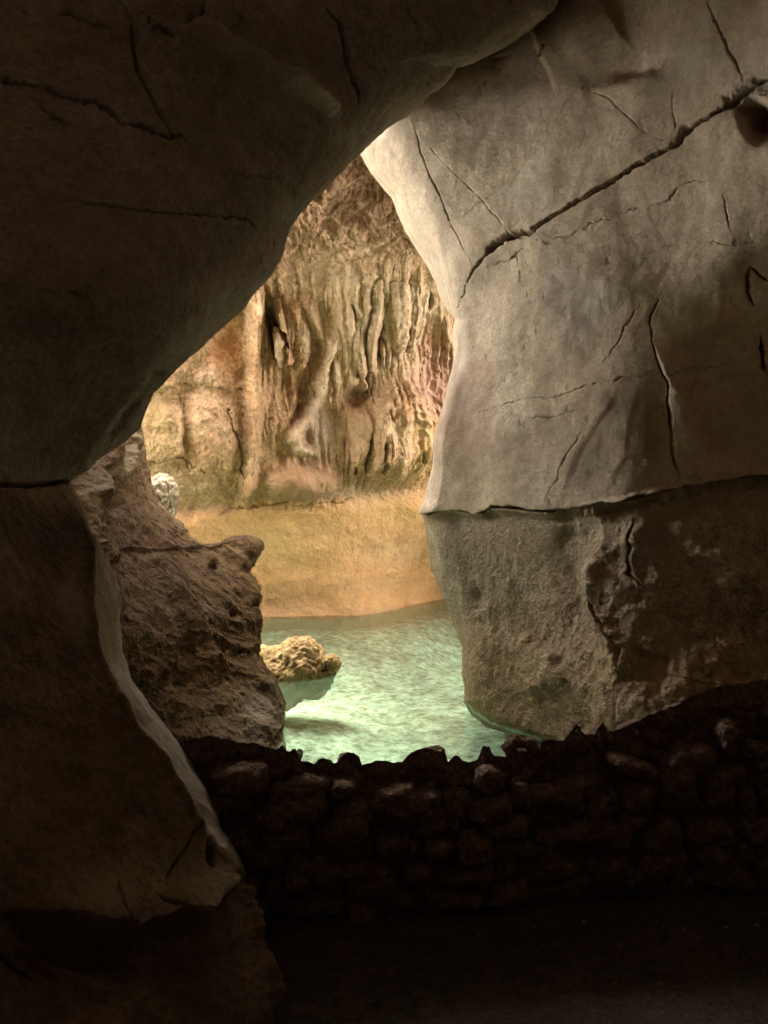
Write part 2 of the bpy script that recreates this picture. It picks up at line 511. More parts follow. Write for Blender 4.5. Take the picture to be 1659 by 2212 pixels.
WATER_Z = -0.2
def pool():
    x = np.linspace(-9, 7, 320); y = np.linspace(3.6, 18.5, 300)
    X, Y = np.meshgrid(x, y)
    Z = np.full_like(X, -0.85)
    p = np.stack([X, Y, Z], -1).reshape(-1, 3)
    # a shallow shelf along the back wall
    yb = np.interp(p[:, 0], [-4, -1.8, -0.2, 0.6, 1.3], [13.0, 13.2, 13.7, 14.6, 16.2])
    p[:, 2] += 0.42 * sstep(-3.2, -0.4, p[:, 1] - yb)
    # rises to the pillar foot and to the near rim
    d = np.hypot((p[:, 0] - 1.25) / 1.0, (p[:, 1] - 6.2) / 0.9)
    p[:, 2] += 0.45 * (1 - sstep(0.55, 0.95, d))
    d = np.hypot((p[:, 0] + 1.25) / 0.75, (p[:, 1] - 6.2) / 0.9)
    p[:, 2] += 0.4 * (1 - sstep(0.6, 0.9, d))
    d = np.hypot(p[:, 0] + 1.15, (p[:, 1] - 8.75) / 1.0)
    p[:, 2] += 0.10 * (1 - sstep(0.2, 1.4, d))
    p[:, 2] += 0.06 * fbm(p / 0.8, 4) + 0.02 * fbm(p / 0.15, 3)
    i = np.arange(X.size).reshape(X.shape)
    q = np.stack([i[:-1, :-1], i[:-1, 1:], i[1:, 1:], i[1:, :-1]], -1).reshape(-1, 4)
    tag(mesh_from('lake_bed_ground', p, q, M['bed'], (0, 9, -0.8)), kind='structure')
    x = np.array([-9, 7.0]); y = np.array([3.6, 18.5])
    v = [(-9, 3.6, WATER_Z), (7, 3.6, WATER_Z), (7, 18.5, WATER_Z), (-9, 18.5, WATER_Z)]
    tag(mesh_from('water', v, [[0, 1, 2, 3]], M['water'], (0, 9, WATER_Z)), kind='structure')
pool()

# ------------------------------------------------------------------ the right-hand rock
def c2(pts): return [(829.5 + .5 * a, .5 * b) for a, b in pts]          # survey sheets -> plan units
def c4(pts): return [(829.5 + .5 * a, 737 + .5 * b) for a, b in pts]
def c5(pts): return [(862.6 + .48 * a, 929 + .48 * b) for a, b in pts]
def c1(pts): return [(.5 * a, .5 * b) for a, b in pts]
def c5b(pts): return [(.5 * a, 1474.6 + .5 * b) for a, b in pts]
def dc(pts): return [(597.2 + .24 * a, 564 + .24 * b) for a, b in pts]

MAIN_CRACK = c5([(60, 392), (95, 388), (150, 380), (230, 370), (320, 385), (380, 375), (410, 350), (520, 350), (600, 370), (720, 375), (850, 345), (1000, 320), (1150, 280), (1260, 258), (1400, 238), (1659, 205), (2600, 110), (3800, 60)])

def right_rock():
    sil = pl([(1150, -800), (1120, -200), (1000, 80), (860, 190), (792, 262), (779, 300), (780, 335), (800, 370), (850, 420), (865, 460), (890, 510), (915, 550), (930, 585), (950, 640), (965, 670), (981, 690),
              (975, 715), (975, 760), (967, 815), (960, 860), (945, 910), (930, 960), (929, 1000), (918, 1050), (911, 1090), (907, 1108), (912, 1120), (917, 1135), (921, 1170), (930, 1230), (945, 1275),
              (965, 1310), (985, 1350), (998, 1400), (1000, 1450), (1002, 1515), (1020, 1540), (1053, 1562), (1093, 1578), (1133, 1592), (1165, 1603), (1200, 1618), (1250, 1640), (1320, 1700), (1400, 2600)])
    dep = tps([(780, 335, 7.2), (1000, 620, 6.4), (1300, 300, 5.6), (1659, 100, 4.7), (1659, -300, 4.4), (1200, 0, 6.0), (1000, -400, 6.6), (980, 800, 6.7), (1250, 800, 5.6),
               (1659, 800, 5.25), (915, 1090, 6.9), (1250, 1100, 5.65), (1659, 1100, 5.5), (950, 1280, 7.0), (1000, 1450, 6.85), (1250, 1450, 5.65), (1160, 1610, 6.1), (1010, 1550, 6.85),
               (1430, 1540, 5.1), (1659, 1500, 5.2), (1450, 1700, 5.0), (2600, -400, 2.7), (2600, 500, 3.3), (2600, 1200, 4.2), (2600, 2000, 4.0), (1659, 2300, 4.8), (3300, 500, 2.0), (3300, 1800, 2.6)])
    rows = dense([(-700, -20, 60), (-20, 1640, 900), (1640, 2500, 60)])
    sc = dense([(0, 0.02, 26), (0.02, 0.34, 470), (0.34, 1, 60)])
    p = edge_patch(sil, dep, rows, sc, 3300, curve((-700, 110), (330, 105), (450, 85), (560, 60), (680, 26), (720, 38), (800, 46), (900, 34), (1000, 26), (1100, 26), (1140, 34), (1250, 52), (1400, 46), (1550, 60), (2500, 60)),
                   curve((-700, 1.1), (330, 1.0), (560, .75), (690, .3), (740, .5), (900, .4), (1100, .3), (1250, .6), (1600, .5), (2500, .4)), side=1)
    up = sstep(15, -15, p.V - np.interp(p.U, [a for a, _ in MAIN_CRACK], [b for _, b in MAIN_CRACK]))
    low = 1 - up
    sv = np.interp(p.U, [a for a, _ in MAIN_CRACK], [b for _, b in MAIN_CRACK])
    p.D = p.D + 0.10 * low * np.exp(-((p.V - sv) / 210.0) ** 2) * sstep(5, 20, p.V - sv)
    p.P = P3(p.U, p.V, p.D)
    p.noise(1.6, 0.16, 3)
    p.noise(0.6, 0.035, 4)
    p.noise(0.12, 0.004, 3, mask=up)
    fade = low * (0.25 + 0.75 * sstep(20, 220, p.V - sv))
    p.noise(0.35, 0.055, 5, 0.55, mask=fade)
    p.noise(0.10, 0.020, 4, 0.6, mask=fade)
    rgt = low * sstep(1180, 1330, p.U)
    p.noise(0.55, 0.10, 4, 0.55, True, (1, 1, 1.5), mask=rgt)
    p.noise(0.9, 0.14, 3, 0.5, mask=rgt)
    # the joint that runs up to the right, its upper bed standing proud
    diag = [(983, 668), (994, 645)] + c2([(330, 1290), (370, 1220), (420, 1130), (480, 1060), (540, 1020), (640, 1000), (690, 960), (830, 870), (940, 800), (1080, 710), (1250, 620), (1330, 540), (1480, 450), (1560, 395), (1659, 345)]) + [(1760, 130)]
    p.step(diag, 0.02, 120, 3, 4)
    p.crack(diag, 3.2, 0.05, 9, 0.8)
    p.crack(c2([(440, 1110), (520, 1030), (600, 1010), (660, 1000)]), 9, 0.035, 12, 0.5)
    p.crack(c2([(1220, 640), (1290, 560), (1340, 535)]), 10, 0.035, 12, 0.5)
    p.crack(c2([(1440, 470), (1540, 415), (1640, 380), (1700, 350)]), 22, 0.04, 22, 0.4)
    p.crack(c2([(1400, 770), (1280, 790), (1220, 860), (1100, 885), (1000, 930), (880, 965), (800, 1020), (700, 1050), (650, 1035)]), 2.0, 0.03, 18, 0.6)
    p.crack(c2([(600, 1060), (540, 1110), (470, 1150)]), 2.2, 0.03, 14, 0.5)
    p.crack(c2([(1390, -10), (1440, 110), (1480, 210), (1550, 320), (1560, 370)]), 2.6, 0.035, 8, 0.7)
    p.crack(c2([(900, 400), (960, 420), (1050, 500), (1130, 570), (1200, 600)]), 1.6, 0.015, 6, 0.4)
    p.crack(c2([(130, 520), (150, 590), (165, 660), (200, 740), (300, 980), (390, 1140)]), 1.6, 0.02, 6, 0.6)
    p.crack(c2([(200, 640), (330, 770), (440, 880), (540, 1000), (560, 1080), (600, 1220)]), 1.4, 0.015, 6, 0.4)
    p.crack(c2([(310, 980), (430, 860), (560, 755)]), 1.3, 0.012, 6, 0.3)
    p.crack(c2([(1250, 380), (1250, 470), (1256, 570)]), 1.6, 0.02, 8, 0.55)
    p.crack(c2([(1465, 830), (1490, 940), (1494, 1000)]), 1.8, 0.02, 10, 0.6)
    p.crack(c2([(1055, 1100), (1200, 1060), (1350, 1040), (1480, 1055), (1600, 1040)]), 1.3, 0.012, 10, 0.4)
    p.crack(c2([(1580, 1150), (1572, 1200), (1575, 1270), (1600, 1330)]), 6, 0.05, 8, 0.8)
    p.crack(c2([(1580, 1145), (1620, 1190), (1659, 1215)]), 4, 0.04, 8, 0.7)
    p.crack(c2([(1185, 1290), (1150, 1360), (1155, 1474)]), 2.4, 0.05, 6, 0.8)
    p.crack(c4([(1155, -10), (1165, 30), (1180, 100), (1220, 170), (1230, 350), (1240, 480), (1262, 600)]), 2.8, 0.06, 7, 0.8)
    p.step(c4([(1165, 20), (1220, 170), (1230, 350), (1262, 600)]), 0.025, 60, 4, 5, 1)
    p.crack(c4([(1625, -20), (1640, 80), (1659, 150)]), 6, 0.07, 8, 0.8)
    for z in ([(430, 310), (600, 260), (740, 240), (830, 210), (1000, 170), (1170, 130)], [(600, 360), (640, 335), (720, 330), (850, 300), (900, 280)], [(1230, 140), (1300, 130), (1400, 110), (1600, 80)],
              [(700, 690), (760, 560), (820, 450), (850, 400)], [(945, 90), (1000, 20), (1040, -60), (1110, -180)]):
        p.crack(c4(z), 1.5, 0.022, 14, 0.6)
    # recessed facets in front of the blades
    p.ridge(c4([(1030, 180), (985, 270), (930, 340), (870, 430), (825, 530), (785, 620), (775, 645), (800, 685), (850, 715)]), 60, 0.0, 6)
    p.step(c4([(1030, 180), (985, 270), (930, 340), (870, 430), (825, 530), (785, 620), (775, 645), (800, 685), (850, 715)]), 0.010, 80, 8, 5, -1)
    for u_, v_ in ((1290, 960), (1265, 1010), (1320, 880)): p.spot(u_, v_, 26, 50, 0.55, (0.21, 0.155, 0.11), 10, 0.5)  # dark colour in the recess stands in for its shade
    p.ridge(c4([(1120, 170), (1070, 330), (1050, 420), (1050, 500), (1000, 580), (975, 630), (1000, 690)]), 60, 0.0, 8)
    p.step(c4([(1120, 170), (1070, 330), (1050, 420), (1050, 500), (1000, 580), (975, 630), (1000, 690)]), 0.008, 60, 8, 6, -1)
    for u_, v_ in ((1395, 960), (1385, 1020), (1400, 890)): p.spot(u_, v_, 30, 45, 0.6, (0.17, 0.13, 0.095), 10, 0.1)  # shade of the second recess, painted as dark spots
    p.step(c4([(1235, 160), (1285, 250), (1330, 390), (1365, 490), (1405, 600)]), -0.03, 120, 5, 6, 1)
    p.ridge(c4([(1265, 190), (1280, 300), (1310, 420), (1340, 600)]), 22, 0.05)
    # dent near the top and soft hollows
    p.blob(829 + 545, 152, 62, 20, -0.07, 6, 2, -0.35)
    p.blob(829 + 520, 182, 60, 26, 0.05, 6, 2, -0.3)
    p.ridge([(870, 240), (960, 245), (1080, 215), (1180, 200), (1280, 195)], 34, 0.025)
    p.crack([(1060, 130), (1075, 128), (1100, 120)], 5, 0.03, 10, 0.6)
    p.crack([(1165, 122), (1180, 110), (1186, 96)], 5, 0.03, 10, 0.6)
    p.ridge([(1165, 120), (1250, 80), (1330, 30)], 60, 0.05)
    # the main bedding joint and its undercut
    p.step(MAIN_CRACK[:-2], 0.02, 70, 3, 6, 1, False)
    p.crack(MAIN_CRACK[:-1], 4.0, 0.10, 9, 0.85, False)
    p.crack([(a, b + 8) for a, b in MAIN_CRACK[9:-1]], 10, 0.08, 9, 0.7, False)
    p.blob(915, 1100, 22, 18, 0.03)
    # lower bed: bulges, hollows, ribs
    p.step(c5([(470, 940), (540, 930), (620, 970), (690, 1020), (740, 1100), (770, 1200)]), 0.08, 110, 12, 14, -1)
    p.ridge(c5([(740, 430), (745, 560), (770, 700), (820, 860), (880, 1000), (900, 1150)]), 34, -0.07, 16)
    p.ridge(c5([(900, 580), (870, 680), (890, 800), (950, 920), (1010, 1020), (1040, 1100)]), 20, 0.08, 14)
    p.crack(c5([(880, 760), (920, 850), (960, 930), (1010, 1000), (1020, 1100)]), 6, 0.06, 14, 0.5)
    p.crack(c5([(1045, 400), (1040, 560), (1045, 650), (1100, 720)]), 3.5, 0.06, 14, 0.7)
    p.crack(c5([(1100, 740), (1180, 720), (1290, 715)]), 2.0, 0.03, 14, 0.6)
    p.step(c5([(1040, 960), (1100, 980), (1150, 1020), (1200, 1010), (1215, 1080), (1200, 1160), (1160, 1260)]), -0.06, 130, 10, 14, -1)
    p.ridge(c5([(1220, 400), (1320, 560), (1450, 640), (1560, 700), (1659, 790)]), 30, 0.10, 14)
    p.step(c5([(1540, 860), (1530, 930), (1535, 1010), (1545, 1100), (1540, 1200), (1480, 1300)]), 0.12, 110, 7, 8, -1)
    p.crack(c5([(1385, 1090), (1390, 1140), (1380, 1220)]), 6, 0.04, 8, 0.4)
    p.blob(862 + 330 * .48, 929 + 760 * .48, 9, 20, -0.04, 4)
    p.blob(1370, 1175, 24, 46, 0.05, 10, 2)
    p.paint(low * 0.85 * np.exp(-np.maximum(p.V - sv, 0) / 110.0), (0.50, 0.40, 0.275))
    # stains: ochre wash, grey-violet bands, red pocket, dark brown patches
    ochre = (0.33, 0.26, 0.13); rust = (0.30, 0.165, 0.09); grey = (0.27, 0.235, 0.205)
    for u, v, a, b, k, c in ((1190, 395, 110, 55, .35, (0.42, 0.36, 0.22)), (1010, 880, 45, 90, .75, rust), (1050, 800, 30, 60, .5, rust), (985, 960, 50, 60, .5, rust), (1240, 830, 60, 80, .4, rust),
                             (1130, 960, 120, 50, .5, (0.30, 0.21, 0.14)), (1250, 950, 60, 60, .4, ochre), (1090, 1040, 120, 40, .3, (0.3, 0.22, 0.14)), (1480, 700, 120, 90, .35, ochre), (1080, 250, 120, 60, .3, grey), (1350, 600, 200, 90, .25, ochre),
                             (1600, 900, 120, 160, .3, (0.20, 0.14, 0.08)), (1000, 1250, 60, 90, .4, (0.33, 0.30, 0.21)), (1160, 1250, 70, 120, .3, (0.36, 0.29, 0.15)), (1100, 1480, 90, 60, .4, (0.38, 0.25, 0.12)),
                             (1040, 1400, 60, 50, .5, (0.36, 0.23, 0.12)), (1330, 1300, 60, 90, .22, (0.15, 0.105, 0.075)), (1240, 1160, 36, 60, .25, (0.14, 0.10, 0.075)), (1380, 1180, 40, 60, .3, (0.22, 0.19, 0.16)),
                             (1560, 1460, 40, 60, .7, (0.30, 0.15, 0.07)), (1250, 1330, 50, 90, .3, (0.15, 0.10, 0.07)), (1270, 1430, 70, 60, .25, (0.2, 0.13, 0.08))):
        p.spot(u, v, a, b, k, c)
    p.spot(1635, 265, 34, 50, 1.0, (0.10, 0.035, 0.022), 8, -0.5, 4)
    p.blob(1635, 262, 32, 48, -0.16, 8, 4, -0.5)
    p.spot(1600, 215, 50, 26, .9, (0.10, 0.065, 0.045), 14, -0.6, 3)
    st = p.noise(0.0 + 0.3, 0.0, 4, 0.6, stretch=(0.45, 0.45, 3.0))
    p.paint(up * sstep(0.08, 0.5, st) * 0.5, (0.30, 0.225, 0.145))
    st = p.noise(0.9, 0.0, 4, 0.6)
    p.paint(up * sstep(0.15, 0.45, st) * 0.4, (0.62, 0.57, 0.48))
    p.paint(low * sstep(1290, 1450, p.V + 40 * p.wv) * 0.45, (0.43, 0.29, 0.155))
    p.paint(sstep(-0.17, -0.21, p.P[:, 2] + 0.03 * p.wv) * 1.5, (0.74, 0.78, 0.64))  # pale crust from the waterline down, also painting the pool's glow
    V = p.verts(); Q = p.quads()
    loc = (1.6, 5.2, -0.2)
    root = thing('limestone_pillar', loc, 'tall pale limestone pillar wall on the right of the pool, crossed by dark diagonal cracks', 'rock pillar')
    cu = p.U[Q].mean(1); cv = p.V[Q].mean(1)
    jit = 12 * p.wv[Q].mean(1)
    above = cv + jit < np.interp(cu, [a for a, _ in MAIN_CRACK], [b for _, b in MAIN_CRACK])
    o = mesh_from('smooth_upper_bed', V, Q[above], M['pale'], loc, root, p.stain)
    tag(o, 'smooth pale grey upper bed above the long horizontal crack')
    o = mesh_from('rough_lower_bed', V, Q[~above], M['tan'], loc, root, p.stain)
    tag(o, 'rough tan lower bed that stands in the water')
right_rock()

# ------------------------------------------------------------------ the left-hand rocks
def left_rock():
    sil = pl([(1300, -900), (1260, -120), (1200, 0), (1190, 20), (1150, 55), (1090, 95), (1050, 115), (980, 138), (960, 165), (900, 215), (845, 265), (790, 320), (750, 365), (700, 420), (640, 478),
              (625, 500), (610, 550), (590, 590), (550, 635), (520, 680), (480, 715), (420, 770), (370, 812), (335, 850), (320, 885), (300, 925), (255, 960), (200, 1000), (158, 1025), (146, 1042), (163, 1070),
              (185, 1100), (203, 1145), (216, 1160), (232, 1200), (250, 1240), (262, 1300), (266, 1400), (290, 1470), (335, 1530), (375, 1580), (400, 1615), (420, 1650), (440, 1695), (455, 1740), (466, 1785), (486, 1815), (510, 1850),
              (523, 1880), (522, 1895), (540, 1920), (555, 1960), (565, 2000), (570, 2050), (577, 2120), (592, 2212), (600, 2500)])
    dep = tps([(1200, 0, 4.7), (980, 140, 4.5), (780, 330, 4.3), (610, 550, 4.0), (480, 715, 3.8), (320, 885, 3.55), (150, 1030, 3.35), (0, 0, 3.5), (400, 0, 3.75), (800, 0, 4.15), (0, 500, 2.95),
               (400, 400, 3.45), (300, 700, 3.15), (0, 900, 2.85), (100, 1020, 3.2), (-700, 0, 2.6), (-700, 900, 2.1), (1200, -400, 4.7), (0, -600, 3.8), (600, -600, 4.2), (200, 1150, 3.15), (0, 1100, 2.75), (0, 1300, 2.6),
               (230, 1300, 3.0), (0, 1800, 2.25), (300, 1600, 2.75), (440, 1720, 2.8), (520, 1880, 2.7), (0, 2212, 2.0), (590, 2212, 2.42), (300, 2212, 2.2), (-700, 1500, 1.5), (-700, 2300, 1.5), (600, 2500, 2.3)])
    rows = dense([(-700, -20, 50), (-20, 2230, 900), (2230, 2500, 20)])
    sc = dense([(0, 0.02, 22), (0.02, 0.66, 420), (0.66, 1, 30)])
    p = edge_patch(sil, dep, rows, sc, -700, curve((-700, 150), (0, 150), (500, 160), (900, 130), (1000, 80), (1045, 26), (1145, 12), (1200, 26), (1300, 55), (1400, 50), (1500, 66), (1580, 86), (1640, 66), (1700, 50), (1780, 40), (1850, 30), (1900, 40), (2500, 60)),
                   curve((-700, .45), (0, .4), (500, .38), (900, .28), (1045, .1), (1145, .08), (1220, .22), (1400, .32), (1700, .28), (1800, .16), (1900, .12), (2500, .2)), side=-1, wrapdepth=curve((-700, 2.6), (280, 2.4), (480, 0.9), (2500, 0.9)), wrapin=60)  # unseen back of the overhang thickened to keep roof light off the floor
    seam = [(-900, 1050), (0, 1044), (60, 1050), (130, 1040), (170, 1038), (400, 1030)]
    up = sstep(12, -12, p.V - np.interp(p.U, [a for a, _ in seam], [b for _, b in seam]))
    low = 1 - up
    p.noise(1.3, 0.08, 3)
    p.noise(0.4, 0.032, 5, 0.55)
    p.noise(0.35, 0.03, 4, 0.55, True, mask=up * sstep(330, 150, p.V))
    p.noise(0.10, 0.007, 4, mask=1 - 0.7 * up * sstep(280, 420, p.V))
    p.noise(0.30, 0.028, 4, 0.55, mask=low)
    # ledge across the top
    led = c1([(200, -60), (250, 0), (330, 50), (420, 90), (500, 130), (550, 172), (610, 160), (700, 190), (780, 240), (850, 260), (960, 270), (1030, 300), (1130, 335), (1200, 350), (1300, 400), (1400, 445), (1490, 485)])
    p.step(led, 0.15, 70, 4, 8, -1)
    p.step(led, -0.11, 110, 4, 8, 1)
    p.crack(led[:-2], 3.5, 0.07, 9, 0.8)
    p.crack(c1([(830, 262), (960, 272), (1040, 300), (1130, 330)]), 7, 0.07, 14, 0.6)
    p.ridge(c1([(780, 262), (900, 295), (1050, 345), (1200, 395), (1330, 440), (1440, 490)]), 12, 0.10, 5, 0.85, (0.62, 0.48, 0.38))  # pale pink along the ridge paints a lit ledge edge
    p.blob(570, 163, 26, 14, -0.08)
    p.crack(c1([(550, 175), (570, 260), (600, 380), (660, 460), (710, 540), (740, 590)]), 3.2, 0.06, 10, 0.75)
    p.crack(c1([(892, -20), (870, 70), (820, 160), (825, 250)]), 4.5, 0.08, 8, 0.8)
    p.step(c1([(892, -20), (870, 70), (820, 160), (825, 250)]), 0.06, 60, 5, 8, 1)
    p.crack(c1([(1405, -20), (1430, 50), (1470, 90), (1500, 250), (1550, 400), (1558, 480)]), 3.2, 0.05, 9, 0.75)
    p.crack(c1([(1300, 340), (1330, 400), (1400, 440)]), 8, 0.08, 6, 0.6)
    p.crack(c1([(45, 20), (90, 70), (140, 125)]), 2, 0.02)
    p.crack([(870, 0), (890, 40), (905, 60)], 2, 0.03)
    p.crack(c1([(-20, 390), (170, 380), (230, 410), (270, 425), (400, 460), (480, 520), (590, 580), (720, 590), (800, 600), (860, 640)]), 5.0, 0.05, 22, 0.6)
    p.crack(c1([(170, 470), (240, 540), (310, 560)]), 4, 0.04, 18, 0.6)
    p.crack(c1([(240, 120), (330, 140), (420, 190), (500, 215)]), 3, 0.03, 18, 0.5)
    p.crack(c1([(600, 180), (650, 230), (750, 280)]), 3, 0.03, 18, 0.5)
    p.crack(c1([(890, 660), (900, 690), (970, 755), (1150, 770), (1285, 765)]), 2, 0.02, 12, 0.6)
    p.crack(c1([(310, 885), (430, 900), (540, 915), (700, 925), (870, 935), (1000, 935), (1060, 950), (1130, 995)]), 2.4, 0.035, 14, 0.8)
    p.crack(c1([(60, 920), (200, 890), (300, 880)]), 1.5, 0.012, 12, 0.4)
    p.crack(c1([(70, 1230), (180, 1250), (320, 1270), (390, 1300), (400, 1380), (430, 1430)]), 2, 0.022, 12, 0.6)
    p.crack(c1([(0, 750), (140, 740), (260, 715)]), 1.6, 0.015, 12, 0.5)
    p.crack(c1([(850, 920), (1000, 850), (1100, 810), (1250, 790)]), 2, -0.012, 8, 0.0)
    # belly fold
    p.ridge([(310, 800), (250, 860), (200, 950), (170, 1015)], 22, 0.03)
    p.ridge([(345, 800), (290, 880), (240, 950)], 12, -0.03)
    p.crack(seam, 5.5, 0.09, 6, 0.85, False)
    # the fin of calcite down the rim of the lower wall
    fin = [(208, 1165), (208, 1300), (218, 1400), (245, 1500), (292, 1580), (350, 1640), (392, 1700), (428, 1775), (440, 1850)]
    p.ridge(fin, 9, 0.018, 3)
    finmask = sstep(0, 14, p.U - np.interp(p.V, [b for _, b in fin], [a for a, _ in fin])) * sstep(1140, 1220, p.V) * sstep(1860, 1790, p.V)
    p.paint(finmask * 0.9, (0.42, 0.37, 0.29))
    p.blob(452, 1845, 9, 26, -0.12, 3, 4)
    p.spot(452, 1845, 8, 24, .9, (0.03, 0.02, 0.015), 3, 0, 4)
    # the jutting lip low down, hollow beneath it
    lip = c5b([(-20, 985), (100, 1000), (200, 1010), (420, 1045), (580, 1078), (650, 1045), (750, 1020), (770, 1005), (900, 1015), (950, 955), (1040, 860), (1100, 820)])
    p.step(lip, 0.05, 90, 5, 14, 1)
    p.step(lip, -0.14, 130, 6, 14, -1)
    p.crack(c5b([(510, 850), (505, 920), (520, 1010), (545, 1060)]), 2.4, 0.03, 8, 0.8)
    p.crack(c5b([(860, 610), (800, 720), (740, 800), (700, 860)]), 2.4, 0.03, 10, 0.7)
    p.crack(c5b([(650, 930), (720, 970), (790, 1010)]), 5, 0.05, 12, 0.7)
    p.ridge(c5b([(100, 1120), (250, 1200), (400, 1290), (490, 1340)]), 14, 0.05, 10, 0.5, (0.26, 0.19, 0.10))
    p.crack(c5b([(0, 1150), (90, 1220), (180, 1270)]), 6, 0.06, 10, 0.6)
    p.ridge(c5b([(590, 1080), (575, 1180), (560, 1280)]), 10, 0.05)
    p.ridge(c5b([(1080, 830), (1120, 960), (1145, 1100), (1140, 1250), (1190, 1420)]), 9, 0.05, 8, 0.35, (0.3, 0.2, 0.13))
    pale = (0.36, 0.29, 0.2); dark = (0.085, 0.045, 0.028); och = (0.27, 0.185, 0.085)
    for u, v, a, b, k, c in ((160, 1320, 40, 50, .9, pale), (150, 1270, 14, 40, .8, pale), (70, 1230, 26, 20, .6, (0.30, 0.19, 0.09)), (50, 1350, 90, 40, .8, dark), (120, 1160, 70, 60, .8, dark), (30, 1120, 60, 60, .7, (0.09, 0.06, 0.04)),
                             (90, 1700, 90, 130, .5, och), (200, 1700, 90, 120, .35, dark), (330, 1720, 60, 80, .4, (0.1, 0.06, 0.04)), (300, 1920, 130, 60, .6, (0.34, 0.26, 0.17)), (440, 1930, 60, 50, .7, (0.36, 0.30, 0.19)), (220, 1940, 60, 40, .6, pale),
                             (150, 2060, 150, 45, .95, dark), (420, 2100, 110, 100, .9, dark), (100, 2170, 120, 40, .5, dark), (240, 2120, 60, 12, .5, (0.3, 0.2, 0.1)), (40, 1970, 40, 30, .7, dark)):  # lowest dark spots paint the shade in the hollow beneath the lip
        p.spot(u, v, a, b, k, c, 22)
    for u, v, a, b, k, c in ((180, 120, 160, 90, .4, (0.33, 0.25, 0.16)), (360, 10, 40, 40, .8, (0.30, 0.15, 0.09)), (150, 210, 120, 14, .6, (0.27, 0.22, 0.21)), (250, 520, 260, 120, .3, (0.31, 0.25, 0.15)), (560, 130, 120, 90, .4, (0.27, 0.2, 0.17)), (730, 120, 80, 80, .4, (0.26, 0.2, 0.18))):
        p.spot(u, v, a, b, k, c, 25)
    V = p.verts(); Q = p.quads()
    cu = p.U[Q].mean(1); cv = p.V[Q].mean(1)
    above = cv < np.interp(cu, [a for a, _ in seam], [b for _, b in seam])
    o = mesh_from('overhanging_rock', V, Q[above], M['grey'], (-1.2, 3.3, 1.9), None, p.stain)
    tag(o, 'huge dark smooth grey rock bulging down from the roof over the upper left', 'overhanging rock', None, 'thing')
    fc = finmask[Q].mean(1) > 0.5
    root = thing('lower_cave_rock', (-1.0, 2.4, 0.0), 'dark brown cave side rock under the overhang, with a pale wavy fin along its edge', 'rock face')
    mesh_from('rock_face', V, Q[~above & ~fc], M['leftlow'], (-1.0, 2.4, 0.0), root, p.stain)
    tag(mesh_from('calcite_fin', V, Q[~above & fc], M['grey'], (-1.0, 2.4, 0.0), root, p.stain), 'pale grey curved fin of calcite')
left_rock()

